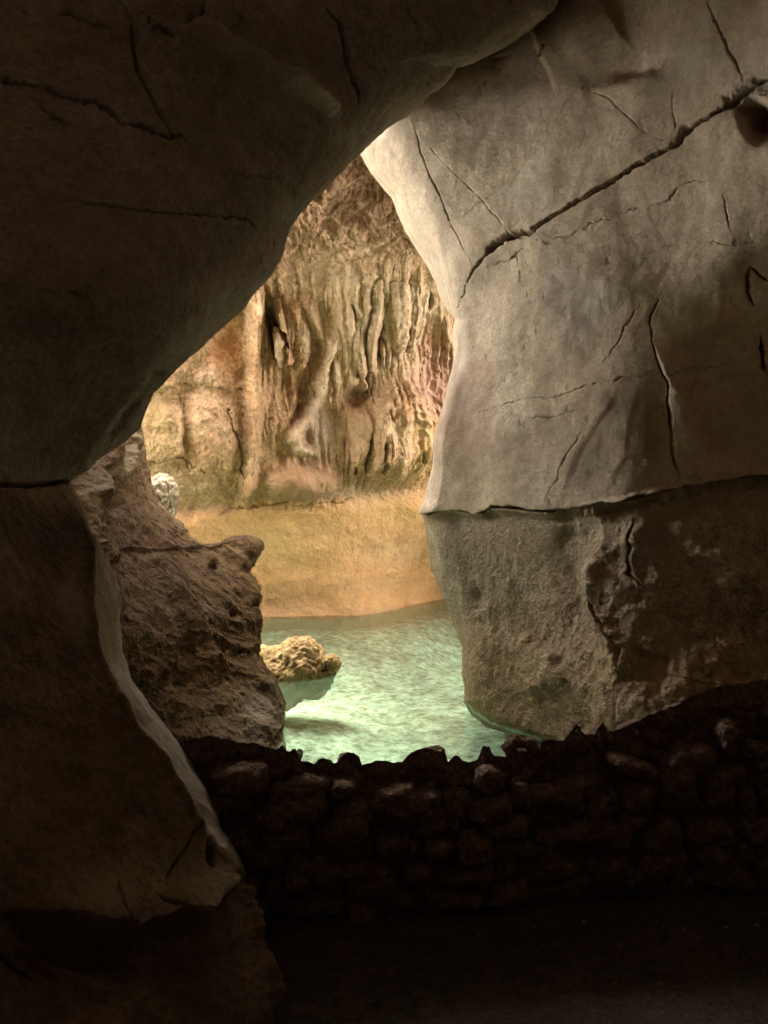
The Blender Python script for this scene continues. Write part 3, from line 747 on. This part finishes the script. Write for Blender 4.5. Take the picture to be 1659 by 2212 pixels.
# ------------------------------------------------------------------ the brown spur between the opening and the left rock
def brown_rock():
    sil = pl([(288, 820), (296, 880), (300, 930), (306, 980), (312, 1010), (322, 1050), (340, 1085), (362, 1112), (388, 1130), (398, 1150), (402, 1165), (412, 1178), (430, 1186), (480, 1191), (532, 1196), (560, 1202), (566, 1207), (552, 1218), (536, 1234), (532, 1244), (548, 1258), (556, 1275), (552, 1296), (548, 1315), (557, 1335),
              (559, 1352), (552, 1390), (552, 1415), (563, 1435), (580, 1465), (596, 1495), (606, 1520), (606, 1545), (600, 1575), (597, 1625), (604, 1700), (620, 1800)])
    dep = tps([(300, 930, 8.0), (320, 1040, 7.7), (390, 1130, 7.3), (420, 1180, 7.2), (555, 1275, 6.9), (555, 1350, 6.7), (600, 1500, 6.4), (600, 1625, 5.9), (200, 1100, 5.6), (150, 1000, 5.6), (270, 1300, 5.0), (300, 1500, 4.7),
               (400, 1620, 4.9), (450, 1400, 5.9), (400, 1280, 6.0), (50, 1200, 4.5), (-300, 1100, 4.6), (-300, 1600, 4.0), (100, 800, 6.6), (600, 1800, 5.4)])
    rows = dense([(800, 900, 20), (900, 1640, 520), (1640, 1800, 20)])
    sc = dense([(0, 0.03, 30), (0.03, 0.50, 300), (0.5, 1, 40)])
    p = edge_patch(sil, dep, rows, sc, -300, const(34), const(.35), side=-1, wrapdepth=1.2)
    # closes backwards at its top
    k = 1 - sstep(800, 905, p.V)
    p.D = p.D + 1.4 * k ** 2
    # the beak-like lip rises towards its tip
    p.V = p.V - 32 * sstep(440, 535, p.U) * np.exp(-((p.V - 1196) / 30.0) ** 2)
    p.P = P3(p.U, p.V, p.D)
    p.noise(1.0, 0.10, 3)
    p.noise(0.35, 0.05, 5, 0.6)
    p.noise(0.10, 0.009, 4, 0.6, True)
    # slanting grain
    gx = p.P @ np.array([[0.6, 0, -0.8], [0, 1, 0], [0.8, 0, 0.6]])
    p.disp += 0.06 * fbm(gx / np.array([0.13, 0.5, 1.6]), 4, 0.55, True)
    p.ridge([(330, 1200), (380, 1290), (420, 1370), (470, 1460)], 22, 0.09, 12)
    p.ridge([(180, 1060), (200, 1160), (230, 1230)], 16, 0.08, 10)
    p.ridge([(240, 950), (215, 1030), (200, 1090)], 18, 0.10, 12)
    p.ridge([(290, 940), (270, 1010), (225, 1070)], 10, 0.08, 12)
    p.ridge([(225, 1010), (235, 1060), (250, 1100)], 14, -0.12, 12)
    p.blob(456, 1232, 9, 8, -0.16, 5, 3); p.spot(456, 1232, 8, 7, .9, (.03, .02, .015), 5, 0, 3)
    for u, v in ((520, 1290), (515, 1410), (540, 1310), (205, 1138), (500, 1330), (440, 1355)):
        p.blob(u, v, 7, 6, -0.04, 6)
        p.spot(u, v, 6, 5, .6, (.04, .028, .02), 6)
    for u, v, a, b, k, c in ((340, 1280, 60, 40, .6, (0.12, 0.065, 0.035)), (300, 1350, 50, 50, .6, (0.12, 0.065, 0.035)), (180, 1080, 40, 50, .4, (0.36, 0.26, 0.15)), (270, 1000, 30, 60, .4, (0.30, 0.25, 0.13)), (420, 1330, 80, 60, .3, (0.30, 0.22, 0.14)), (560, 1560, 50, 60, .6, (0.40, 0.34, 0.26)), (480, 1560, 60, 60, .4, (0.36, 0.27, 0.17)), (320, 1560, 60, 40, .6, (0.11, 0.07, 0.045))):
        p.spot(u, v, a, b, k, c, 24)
    p.paint(sstep(-0.17, -0.21, p.P[:, 2]) * 1.5, (0.62, 0.66, 0.50))  # pale crust on the spur's foot doubles as painted pool glow
    loc = (-1.9, 6.0, -0.2)
    root = thing('brown_rock_spur', loc, 'craggy brown rock spur on the left bank, its jagged lip pointing over the pool', 'rock spur')
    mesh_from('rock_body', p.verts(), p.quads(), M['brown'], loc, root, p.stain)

ICO = {}
def ico(n):
    if n not in ICO:
        bm = bmesh.new()
        bmesh.ops.create_icosphere(bm, subdivisions=n, radius=1)
        bm.verts.ensure_lookup_table()
        v = np.array([x.co[:] for x in bm.verts]); f = np.array([[x.index for x in g.verts] for g in bm.faces])
        bm.free()
        ICO[n] = (v, f)
    return ICO[n][0].copy()
brown_rock()

# ------------------------------------------------------------------ the flowstone wall at the back
def back_wall():
    dep = tps([(300, 900, 11.9), (300, 1300, 12.3), (480, 1150, 12.7), (560, 1333, 13.5), (700, 1330, 13.7), (800, 1325, 13.9), (880, 1310, 15.0), (950, 1293, 16.3), (700, 1085, 13.2), (920, 1085, 14.2), (560, 800, 12.5), (700, 700, 12.5),
               (900, 700, 12.9), (600, 560, 11.6), (760, 500, 10.8), (850, 380, 9.9), (800, 280, 9.3), (1200, 300, 9.6), (1200, 700, 13.5), (1300, 1200, 16.5), (0, 700, 11.0), (-250, 1300, 11.0), (400, 300, 9.5), (-200, 300, 9.0), (560, 1450, 13.0), (900, 1450, 14.5)])
    rows = dense([(-60, 330, 40), (330, 1340, 660), (1340, 1520, 30)])
    cols = dense([(-250, 280, 40), (280, 1010, 540), (1010, 1500, 30)])
    U, V = np.meshgrid(cols, rows)
    p = Patch(U, V, dep(U, V), np.ones_like(U))
    ledge = [(100, 1150), (340, 1130), (470, 1115), (530, 1102), (600, 1092), (680, 1088), (760, 1084), (850, 1078), (920, 1070), (1100, 1060), (1500, 1040)]
    lv = np.interp(p.U, [a for a, _ in ledge], [b for _, b in ledge])
    above = sstep(22, -22, p.V - lv - 16 * p.wv)
    apron = 1 - above
    p.noise(2.2, 0.22, 3)
    p.noise(0.7, 0.10, 4, 0.55, mask=above)
    p.noise(0.22, 0.045, 4, 0.6, mask=above)
    p.noise(0.40, 0.07, 4, 0.6, True, mask=above * sstep(560, 500, p.U))
    p.noise(1.6, 0.16, 3, 0.5, mask=apron)
    p.noise(0.6, 0.05, 4, 0.55, mask=apron)
    p.noise(0.16, 0.016, 3, 0.6, mask=apron)
    roofm = sstep(620, 500, p.V + 0.12 * (p.U - 700))
    p.noise(0.45, 0.20, 5, 0.6, True, mask=roofm)
    # vertical flowstone folds
    zone = sstep(540, 650, p.V + 70 * fbm(np.stack([p.U / 45, p.U * 0, p.U * 0 + 4.4], -1), 2)) * sstep(1075, 1030, p.V) * sstep(520, 560, p.U)
    fu = p.U + 10 * p.wu + 0.05 * (p.V - 700) * np.sin(p.U / 60)
    f1 = fbm(np.stack([fu / 32, p.V / 330, fu * 0 + 2.2], -1), 3, 0.55, True)
    f2 = fbm(np.stack([fu / 9, p.V / 130, fu * 0 + 5.2], -1), 3, 0.55, True)
    patchy = np.clip(0.75 + 1.3 * fbm(np.stack([p.U / 75, p.V / 110, p.U * 0 + 8.8], -1), 2), 0.3, 1.4)
    f3 = fbm(np.stack([fu / 5, p.V / 90, fu * 0 + 1.2], -1), 2)
    mound = np.exp(-(((p.U - 635) / 95) ** 2 + ((p.V - 1048) / 40) ** 2) ** 1.5)
    zone = zone * (1 - mound)
    p.disp += zone * patchy * (0.13 * f1 + 0.04 * f2 + 0.02 * f3)
    # the ledge: the face above it stands back
    p.disp -= 0.18 * above * np.exp(-((lv - p.V) / 60.0) ** 2) * (p.V < lv + 20)
    p.crack(ledge[2:7], 3, 0.04, 14, 0.2)
    # brown mound and strip above the ledge, shade painted into the brown
    p.blob(640, 1048, 85, 40, 0.5, 10, 3)
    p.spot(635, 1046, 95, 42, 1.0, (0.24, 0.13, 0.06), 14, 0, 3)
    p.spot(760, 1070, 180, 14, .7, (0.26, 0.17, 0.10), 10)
    # hollow and folds on the left of the drapery
    p.blob(590, 700, 12, 70, -0.42, 8, 3, -0.2)
    p.ridge([(598, 650), (608, 720), (618, 790)], 9, 0.34, 5)
    p.ridge([(640, 640), (640, 720), (650, 800)], 14, 0.2, 6)
    p.ridge([(560, 620), (550, 700), (545, 820), (540, 1000), (535, 1080)], 12, 0.22, 6)
    p.ridge([(665, 640), (690, 720), (690, 780)], 11, 0.16, 6)
    p.crack([(662, 740), (665, 775), (660, 790)], 4, 0.25, 5, 0.6)
    p.crack([(606, 700), (616, 745)], 4, 0.25, 5, 0.7)
    # the twisted cord of flowstone
    cord = [(714, 720), (706, 770), (694, 810), (684, 850), (670, 890), (650, 920), (632, 935), (640, 965), (670, 975)]
    p.ridge(cord, 11, 0.26, 14, .7, (0.46, 0.36, 0.24))
    p.ridge([(a - 26, b) for a, b in cord[:6]], 14, -0.12, 8)
    p.blob(668, 945, 10, 16, -0.12, 6)
    # panel to the right of the cord
    p.blob(755, 740, 40, 110, 0.22, 8, 3)
    p.crack(dc([(780, 730), (790, 800), (775, 900), (795, 1030), (815, 1130)]), 7, 0.5, 4, 1.0)  # near-black fill in these gaps paints crevice shade for depth
    p.crack(dc([(900, 640), (905, 760), (930, 880)]), 6, 0.4, 4, 0.9)
    p.crack(dc([(935, 190), (930, 420), (915, 560), (930, 700)]), 3.5, 0.3, 4, 0.8)
    p.crack(dc([(10, 560), (40, 650), (75, 760)]), 7, 0.4, 4, 0.8)
    p.crack(dc([(690, 700), (690, 880), (700, 920)]), 2, 0.2, 4, 0.6)
    p.crack(dc([(655, 300), (690, 350), (700, 480)]), 2.5, 0.2, 5, 0.7)
    # the dome of ribbed flowstone
    dome = p.blob(838, 930, 96, 100, 0.55, 8, 4)
    rib = np.sin((p.U + 6 * p.wu - 838) / (5.5 + 0.012 * (p.V - 850)) ) * sstep(850, 900, p.V) * sstep(1060, 1020, p.V)
    p.disp += 0.045 * rib * (np.abs(p.U - 838) < 100)
    for k in range(6):
        r = 22 + 17 * k
        p.ridge([(870 + r * math.cos(t), 945 + 1.1 * r * math.sin(t)) for t in np.linspace(-2.6, -0.4, 9)], 4, 0.04, 6)
    for q in ([(785, 1530), (775, 1650), (760, 1800), (790, 1940)], [(905, 1330), (920, 1400), (940, 1450)], [(1180, 1670), (1195, 1740), (1210, 1800)], [(880, 1780), (890, 1860), (910, 1900)], [(685, 1830), (690, 1910)], [(870, 1570), (870, 1700), (850, 1790)]):
        p.crack(dc(q), 3.5, 0.5, 3, 0.85)
    p.blob(770, 862, 34, 26, -0.30, 10, 3)
    # block joints on the left
    p.crack([(385, 850), (390, 870), (395, 960), (392, 990), (410, 1020)], 2, 0.08, 12, 0.4)
    p.crack([(330, 850), (400, 830), (460, 835), (520, 845), (535, 850)], 2, 0.06, 16, 0.3)
    p.step([(330, 850), (400, 830), (460, 835), (520, 845)], -0.10, 60, 8, 14, -1)
    p.crack([(485, 880), (500, 930), (520, 980), (525, 1050)], 3.5, 0.07, 14, 0.25)
    p.crack([(300, 1000), (350, 995), (395, 990), (440, 1025), (500, 1040)], 2, 0.06, 18, 0.3)
    p.step([(395, 860), (393, 960), (400, 1010)], 0.18, 60, 5, 8, -1)
    p.blob(455, 940, 60, 80, 0.25, 10, 4)
    # red hollow beside the pillar
    p.blob(935, 800, 40, 90, -0.22, 10, 4)
    p.noise(0.5, 0.14, 4, 0.6, True, mask=np.exp(-((p.U - 935) / 40) ** 2 - ((p.V - 800) / 120) ** 2))
    p.blob(922, 640, 8, 14, -0.5, 4, 4)
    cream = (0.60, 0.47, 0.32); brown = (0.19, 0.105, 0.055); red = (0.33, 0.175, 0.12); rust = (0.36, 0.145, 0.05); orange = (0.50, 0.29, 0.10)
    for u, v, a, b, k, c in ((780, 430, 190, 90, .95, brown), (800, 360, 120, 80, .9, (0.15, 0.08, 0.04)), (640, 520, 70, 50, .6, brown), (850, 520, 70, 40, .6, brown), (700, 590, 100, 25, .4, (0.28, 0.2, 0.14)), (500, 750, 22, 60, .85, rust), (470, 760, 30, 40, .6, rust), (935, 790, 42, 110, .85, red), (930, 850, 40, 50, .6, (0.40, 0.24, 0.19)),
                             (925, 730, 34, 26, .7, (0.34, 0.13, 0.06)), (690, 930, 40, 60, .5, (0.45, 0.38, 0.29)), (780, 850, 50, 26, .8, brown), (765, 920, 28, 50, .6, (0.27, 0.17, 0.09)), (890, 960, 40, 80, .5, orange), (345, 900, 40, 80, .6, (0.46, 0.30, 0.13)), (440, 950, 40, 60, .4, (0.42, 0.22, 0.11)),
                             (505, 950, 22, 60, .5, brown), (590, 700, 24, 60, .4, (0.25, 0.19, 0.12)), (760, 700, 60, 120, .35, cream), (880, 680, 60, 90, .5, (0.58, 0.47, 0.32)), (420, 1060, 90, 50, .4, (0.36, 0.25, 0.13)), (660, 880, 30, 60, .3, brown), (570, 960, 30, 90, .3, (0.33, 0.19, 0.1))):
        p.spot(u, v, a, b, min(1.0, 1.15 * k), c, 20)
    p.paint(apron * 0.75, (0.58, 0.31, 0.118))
    for u, v, a, b, k, c in ((600, 1180, 90, 40, .5, (0.50, 0.35, 0.15)), (850, 1110, 90, 26, .6, (0.50, 0.31, 0.12)), (590, 1290, 90, 40, .5, (0.45, 0.26, 0.13)), (860, 1190, 80, 30, .3, (0.5, 0.4, 0.25)), (740, 1318, 260, 9, .4, (0.36, 0.23, 0.13)), (820, 1270, 140, 20, .4, (0.33, 0.20, 0.09))):
        p.spot(u, v, a, b, k, c, 24)
    p.paint(sstep(-0.205, -0.30, p.P[:, 2] + 0.05 * p.wv) * 1.6, (0.52, 0.62, 0.45))
    loc = (-0.8, 13.5, -0.2)
    root = thing('flowstone_cliff', loc, 'tall ochre and cream flowstone cliff across the far side of the pool', 'flowstone cliff')
    V = p.verts(); Q = p.quads()
    Q = Q[~in_shaft(V[Q].mean(1))]
    fa = apron[Q].mean(1) > 0.5
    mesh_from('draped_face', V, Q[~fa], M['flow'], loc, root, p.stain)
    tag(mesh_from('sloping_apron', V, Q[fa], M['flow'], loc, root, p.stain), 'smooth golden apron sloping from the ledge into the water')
    # hanging draperies: folded tapering curtains standing off the face
    def drape(pts, w0, w1, off, thick, lab=None):
        pts = np.array(pts, float)
        nz, na = 90, 40
        s = np.linspace(0, 1, nz)
        acc = np.concatenate([[0], np.cumsum(np.linalg.norm(np.diff(pts, axis=0), axis=1))]); acc /= acc[-1]
        cu = np.interp(s, acc, pts[:, 0]); cv = np.interp(s, acc, pts[:, 1])
        cu = np.convolve(np.pad(cu, 6, mode='edge'), np.ones(13) / 13, 'valid')
        wd = w0 * 1.15 + (w1 - w0 * 1.15) * s ** 0.8
        tip = np.clip(1 - np.clip((s - 0.72) / 0.28, 0, 1) ** 1.8, 0.0, 1) * np.sqrt(np.clip(s / 0.06, 0.02, 1))
        wd = wd * tip
        d0 = dep(cu, cv) - off * (0.1 + 0.7 * sstep(0, 0.5, s)) + 0.02
        a = np.linspace(0, 2 * math.pi, na, endpoint=False)
        ca, sa = np.cos(a), np.sin(a)
        pc = P3(cu, cv, d0)
        wm = wd * K * d0
        X = pc[:, None, :] + np.zeros((nz, na, 3))
        fold = 1 + 0.10 * np.sin(5 * a + cu[0])[None] + 0.06 * np.sin(11 * a + 2)[None]
        X[..., 0] += wm[:, None] * ca[None] * (1 + 0.06 * np.sin(3 * a)[None])
        X[..., 1] += thick * tip[:, None] * sa[None] * fold
        q = X.reshape(-1, 3)
        nrm = np.stack([np.broadcast_to(ca, (nz, na)), np.broadcast_to(sa, (nz, na)), np.zeros((nz, na))], -1).reshape(-1, 3)
        q = q + nrm * (0.07 * fbm(q / np.array([0.13, 0.25, 0.9]), 4, 0.55, True) * min(1, w0 / 10) + 0.03 * fbm(q / np.array([0.05, 0.05, 0.5]), 2))[:, None]
        i = np.arange(nz * na).reshape(nz, na)
        j = np.roll(i, -1, 1)
        f = np.stack([i[:-1], i[1:], j[1:], j[:-1]], -1).reshape(-1, 4)
        o = mesh_from('hanging_drapery', q, f, M['drape'], pc[0], root)
        if lab: tag(o, lab)
    drape(dc([(1090, 190), (1110, 500), (1100, 860)]), 24, 13, 0.30, 0.22, 'broad folded drapery beside the red hollow')
    drape(dc([(1230, 180), (1250, 480), (1210, 830)]), 14, 6, 0.20, 0.18)
    drape(dc([(1330, 200), (1310, 500), (1260, 760)]), 8, 4, 0.15, 0.14)
    drape(dc([(960, 330), (1000, 560), (1020, 880)]), 13, 8, 0.15, 0.18)
    drape(dc([(920, 170), (915, 450), (860, 720), (850, 1000)]), 9, 9, 0.30, 0.20)
    drape(dc([(820, 240), (810, 480), (780, 700)]), 9, 3, 0.28, 0.16)
    drape(dc([(730, 300), (760, 520), (740, 800), (780, 1060)]), 9, 10, 0.26, 0.18)
    drape(dc([(945, 640), (955, 800), (965, 960)]), 3.4, 2.2, 0.30, 0.05, 'thin white-tipped stalactite')
    drape(dc([(1000, 780), (1012, 860), (1015, 945)]), 3.4, 2.4, 0.32, 0.05)
    drape(dc([(540, 480), (545, 800), (550, 1150)]), 9, 9, 0.10, 0.14)
    drape(dc([(250, 430), (240, 650), (265, 920)]), 12, 5, 0.15, 0.16)
    drape(dc([(130, 430), (140, 650), (130, 850)]), 12, 8, 0.12, 0.16)
    drape(dc([(10, 600), (30, 740), (40, 960)]), 7, 5, 0.3, 0.14)
back_wall()

# ------------------------------------------------------------------ loose rocks
def lump(name, c, rad, sub, mat, amp, size, parent=None, squash=None, shape=None):
    n = ico(sub)
    q = n * np.array(rad)
    if shape: q = shape(q)
    q = q + np.array(c)
    q = q + n * (amp * fbm(q / size, 5, 0.58) + 0.35 * amp * fbm(q / (size * 0.22), 3, 0.6))[:, None]
    st = np.zeros((len(q), 4)); st[:, :3] = (0.74, 0.80, 0.66)
    st[:, 3] = 2.0 * sstep(WATER_Z - 0.01, WATER_Z - 0.06, q[:, 2])
    return mesh_from(name, q, ICO[sub][1], mat, (c[0], c[1], c[2]), parent, st)

bc = P3(626, 1428, 8.85)
root = thing('pool_boulder', (bc[0], bc[1], WATER_Z), 'knobbly yellow boulder sticking out of the green pool, small round knob at its right end', 'boulder')
def bshape(q):
    q = q.copy()
    q[:, 2] = np.where(q[:, 2] < 0, q[:, 2] * 1.5, q[:, 2])
    q[:, 2] += 0.05 * np.sin(q[:, 0] * 9)
    q[:, 2] -= 0.10 * sstep(0.2, 0.5, q[:, 0]) * (q[:, 2] > 0)
    return q
lump('boulder_body', (bc[0], bc[1], -0.14), (0.50, 0.36, 0.30), 6, M['boulder'], 0.13, 0.22, root, shape=bshape)
kc = P3(717, 1433, 8.8)
lump('round_knob', tuple(kc), (0.105, 0.11, 0.105), 5, M['boulder'], 0.03, 0.08, root)
sc_ = P3(350, 1082, 10.6)
o = lump('sunlit_rock', tuple(sc_), (0.22, 0.30, 0.37), 6, M['sunlit'], 0.09, 0.3, shape=lambda q: q * np.stack([1.0 + 0.5 * np.sign(q[:, 2]) * np.abs(q[:, 2]), 1 + 0 * q[:, 0], 1 + 0 * q[:, 0]], -1))
tag(o, 'small bright sun-dappled rock in the gap above the brown spur', 'rock', None, 'thing')

# ------------------------------------------------------------------ rubble wall
TOP = [(330, 1640), (400, 1608), (430, 1600), (445, 1597), (460, 1595), (490, 1603), (512, 1611), (540, 1612), (556, 1610), (563, 1618), (580, 1622), (598, 1626), (605, 1622), (610, 1618), (615, 1626), (628, 1630), (634, 1624), (640, 1623), (645, 1636), (648, 1650), (665, 1653), (680, 1657), (690, 1647), (702, 1645), (714, 1652), (728, 1655), (742, 1640), (752, 1634),
       (766, 1636), (776, 1643), (782, 1660), (795, 1655), (812, 1650), (830, 1652), (850, 1655), (868, 1654), (878, 1640), (890, 1630), (905, 1624), (922, 1623), (940, 1629), (955, 1631), (963, 1637), (967, 1655), (975, 1648), (982, 1640), (990, 1640), (998, 1650), (1012, 1652), (1030, 1648), (1038, 1630), (1042, 1619), (1056, 1619), (1061, 1634), (1068, 1640), (1080, 1640), (1095, 1642), (1160, 1642),
       (1164, 1632), (1168, 1612), (1180, 1605), (1200, 1606), (1215, 1606), (1226, 1594), (1235, 1580), (1243, 1568), (1250, 1578), (1256, 1590), (1270, 1594), (1284, 1592), (1292, 1575), (1300, 1565), (1307, 1576), (1314, 1590), (1335, 1582), (1350, 1576), (1375, 1562), (1400, 1550), (1430, 1540), (1455, 1530), (1480, 1516), (1510, 1502), (1540, 1492), (1590, 1482), (1660, 1470), (1800, 1450), (2000, 1440), (2300, 1420)]
BASE = curve((300, 1990), (830, 1960), (1030, 1952), (1254, 1924), (1659, 1909), (2300, 1890))
DW = lambda u: 1.6 / ((BASE(u) - 1106) * K)
def rubble_wall():
    loc = (0.7, 3.3, 0.0)
    root = thing('stone_wall', loc, 'low dark rubble stone wall with a jagged top between the path and the pool', 'wall')
    ta = np.array(TOP, float)
    u = dense([(330, 1700, 900), (1700, 2300, 60)])
    tv = np.interp(u, ta[:, 0], ta[:, 1])
    tv = tv + 2.5 * fbm(np.stack([u / 9, u * 0, u * 0], -1), 3)
    d0 = DW(u)
    h_top = EYE - (tv - 1106) * K * d0
    x0 = (u - 829.5) * K * d0
    # section: up the front, over the top, down the back
    tt = np.concatenate([np.linspace(0, 1, 110), np.linspace(1, 2, 26)[1:], np.linspace(2, 3, 30)[1:]])
    X = np.zeros((len(tt), len(u), 3))
    for r, t in enumerate(tt):
        if t <= 1: z = -0.08 + (h_top + 0.08) * t; yy = d0 + 0.06 * t ** 2 - 0.0
        elif t <= 2:
            k = t - 1
            n = fbm(np.stack([x0 / 0.12, x0 * 0 + k * 3.0, x0 * 0 + 7], -1), 3)
            z = h_top - 0.17 * k - (0.10 * np.abs(n) + 0.03) * math.sin(k * math.pi / 2); yy = d0 + 0.06 + 0.34 * k
        else:
            k = t - 2
            z = (h_top - 0.25) * (1 - k) - 0.9 * k - 0.05; yy = d0 + 0.40 + 0.08 * k
        X[r] = np.stack([x0 * (yy / d0) if t <= 1 else x0 * ((d0 + 0.06) / d0), yy, z], -1)
    p = X.reshape(-1, 3)
    n1 = fbm(p / 0.10, 4, 0.6, True)
    tcol = np.repeat(tt, len(u))
    infr = sstep(1.0, 0.93, tcol)
    p[:, 1] -= (0.05 * n1 + 0.02 * fbm(p / 0.03, 3)) * np.where(tcol < 1, 0.4 + 0.6 * infr, 0.6)
    i = np.arange(p.shape[0]).reshape(len(tt), len(u))
    q = np.stack([i[:-1, :-1], i[:-1, 1:], i[1:, 1:], i[1:, :-1]], -1).reshape(-1, 4)
    mesh_from('rubble_core', p, q, M['rubble'], loc, root)
    # face stones in rough, uneven courses
    cnt = 0
    rr = random.Random(11)
    def stone(uc, vc, wpx, hpx, off=0.0, dep_=None, name='stone'):
        nonlocal cnt
        d = DW(uc) + 0.0
        c = P3(uc, vc, d - off)
        n = ico(4)
        rad = np.array([wpx * K * d * 0.5, rr.uniform(0.07, 0.11), hpx * K * d * 0.5])
        sq = np.sign(n) * np.abs(n) ** 0.72
        qv = sq * rad
        an = rr.uniform(-0.35, 0.35)
        ca, sa = math.cos(an), math.sin(an)
        qv = np.stack([qv[:, 0] * ca - qv[:, 2] * sa, qv[:, 1], qv[:, 0] * sa + qv[:, 2] * ca], -1) + c
        k = rad.min()
        sd = rr.uniform(0, 90)
        qv = qv + n * (k * 0.62 * fbm((qv + sd) / (k * 1.3), 4, 0.6) + k * 0.12 * fbm((qv + sd) / 0.025, 3))[:, None]
        mesh_from(name, qv, ICO[4][1], M['rubble'], c, root)
        cnt += 1
    v = 1700
    course = 0
    while course < 6:
        uu = 470 + rr.uniform(-40, 20)
        hh = (52, 58, 50, 54, 46, 42)[course]
        while uu < 1740:
            wpx = rr.choice([rr.uniform(40, 75), rr.uniform(70, 120), rr.uniform(90, 165)])
            hpx = hh * rr.uniform(0.65, 1.35)
            tb = np.interp(uu + wpx / 2, [470, 800, 1200, 1450, 1740], [1668, 1690, 1672, 1600, 1540])
            bb = BASE(uu + wpx / 2)
            frac = (course + 0.5) / 6
            vc = tb + (bb - tb) * frac + rr.uniform(-22, 22)
            if cnt < 84:
                stone(uu + wpx / 2, vc, wpx * 0.97, hpx * (bb - tb) / 290, rr.uniform(0.0, 0.035))
            uu += wpx
        course += 1
    # stones standing along the top
    for uc, vc, wp, hp in ((752, 1654, 48, 40), (922, 1648, 92, 52), (702, 1664, 34, 36), (470, 1618, 60, 44), (1049, 1640, 24, 44), (1243, 1598, 40, 56), (1300, 1596, 34, 60), (1200, 1634, 70, 54), (1380, 1590, 90, 60), (1480, 1560, 110, 80), (640, 1646, 18, 44), (609, 1640, 16, 40), (988, 1660, 30, 36), (545, 1634, 50, 40), (1590, 1530, 110, 90)):
        stone(uc, vc, wp, hp, -0.12, name='coping_stone')
    # the holed stone
    d = DW(1128) + 0.1
    c = P3(1128, 1619, d)
    na, nb = 90, 44
    a = np.linspace(0, 2 * math.pi, na, endpoint=False); b = np.linspace(0, 2 * math.pi, nb, endpoint=False)
    A, B = np.meshgrid(a, b, indexing='ij')
    s = K * d
    Rm = 21 * s * (1 + 0.14 * np.cos(A - 2.2) + 0.12 * np.cos(2 * A + 0.4)); rm = 13.0 * s
    q = np.stack([(Rm * 1.12 + rm * np.cos(B)) * np.cos(A), rm * 1.7 * np.sin(B), (Rm * 0.84 + rm * 0.92 * np.cos(B)) * np.sin(A)], -1).reshape(-1, 3)
    n = np.stack([np.cos(B) * np.cos(A), np.sin(B), np.cos(B) * np.sin(A)], -1).reshape(-1, 3)
    q = q + c
    out = np.clip(np.cos(B).ravel(), 0, 1)
    q = q + n * (0.030 * out * fbm(q / 0.03, 3, 0.6) + 0.006 * fbm(q / 0.02, 3))[:, None]
    i = np.arange(na * nb).reshape(na, nb); j = np.roll(i, -1, 0)
    f = np.stack([i, j, np.roll(j, -1, 1), np.roll(i, -1, 1)], -1).reshape(-1, 4)
    tag(mesh_from('holed_stone', q, f, M['rubble'], c, root), 'spiky stone with a hole through it')
rubble_wall()

# ------------------------------------------------------------------ grit on the ground
def gravel():
    vs_, fs_ = [], []
    base = ico(1); f = ICO[1][1]
    for k in range(130):
        x = random.uniform(-0.9, 2.6); y = random.uniform(1.6, 3.15)
        r = random.uniform(0.003, 0.009) * (2.0 if random.random() < .08 else 1)
        q = base * np.array([r * random.uniform(.8, 1.6), r * random.uniform(.8, 1.6), r * .7]) * RNG.uniform(.85, 1.15, size=(len(base), 1)) + np.array([x, y, 0.012])
        fs_.append(f + len(vs_) * len(base)); vs_.append(q)
    tag(mesh_from('gravel', np.concatenate(vs_), np.concatenate(fs_), M['leftlow'], (0.8, 2.4, 0)), 'scattered small pebbles on the dark earth floor', 'gravel', None, 'stuff')
gravel()
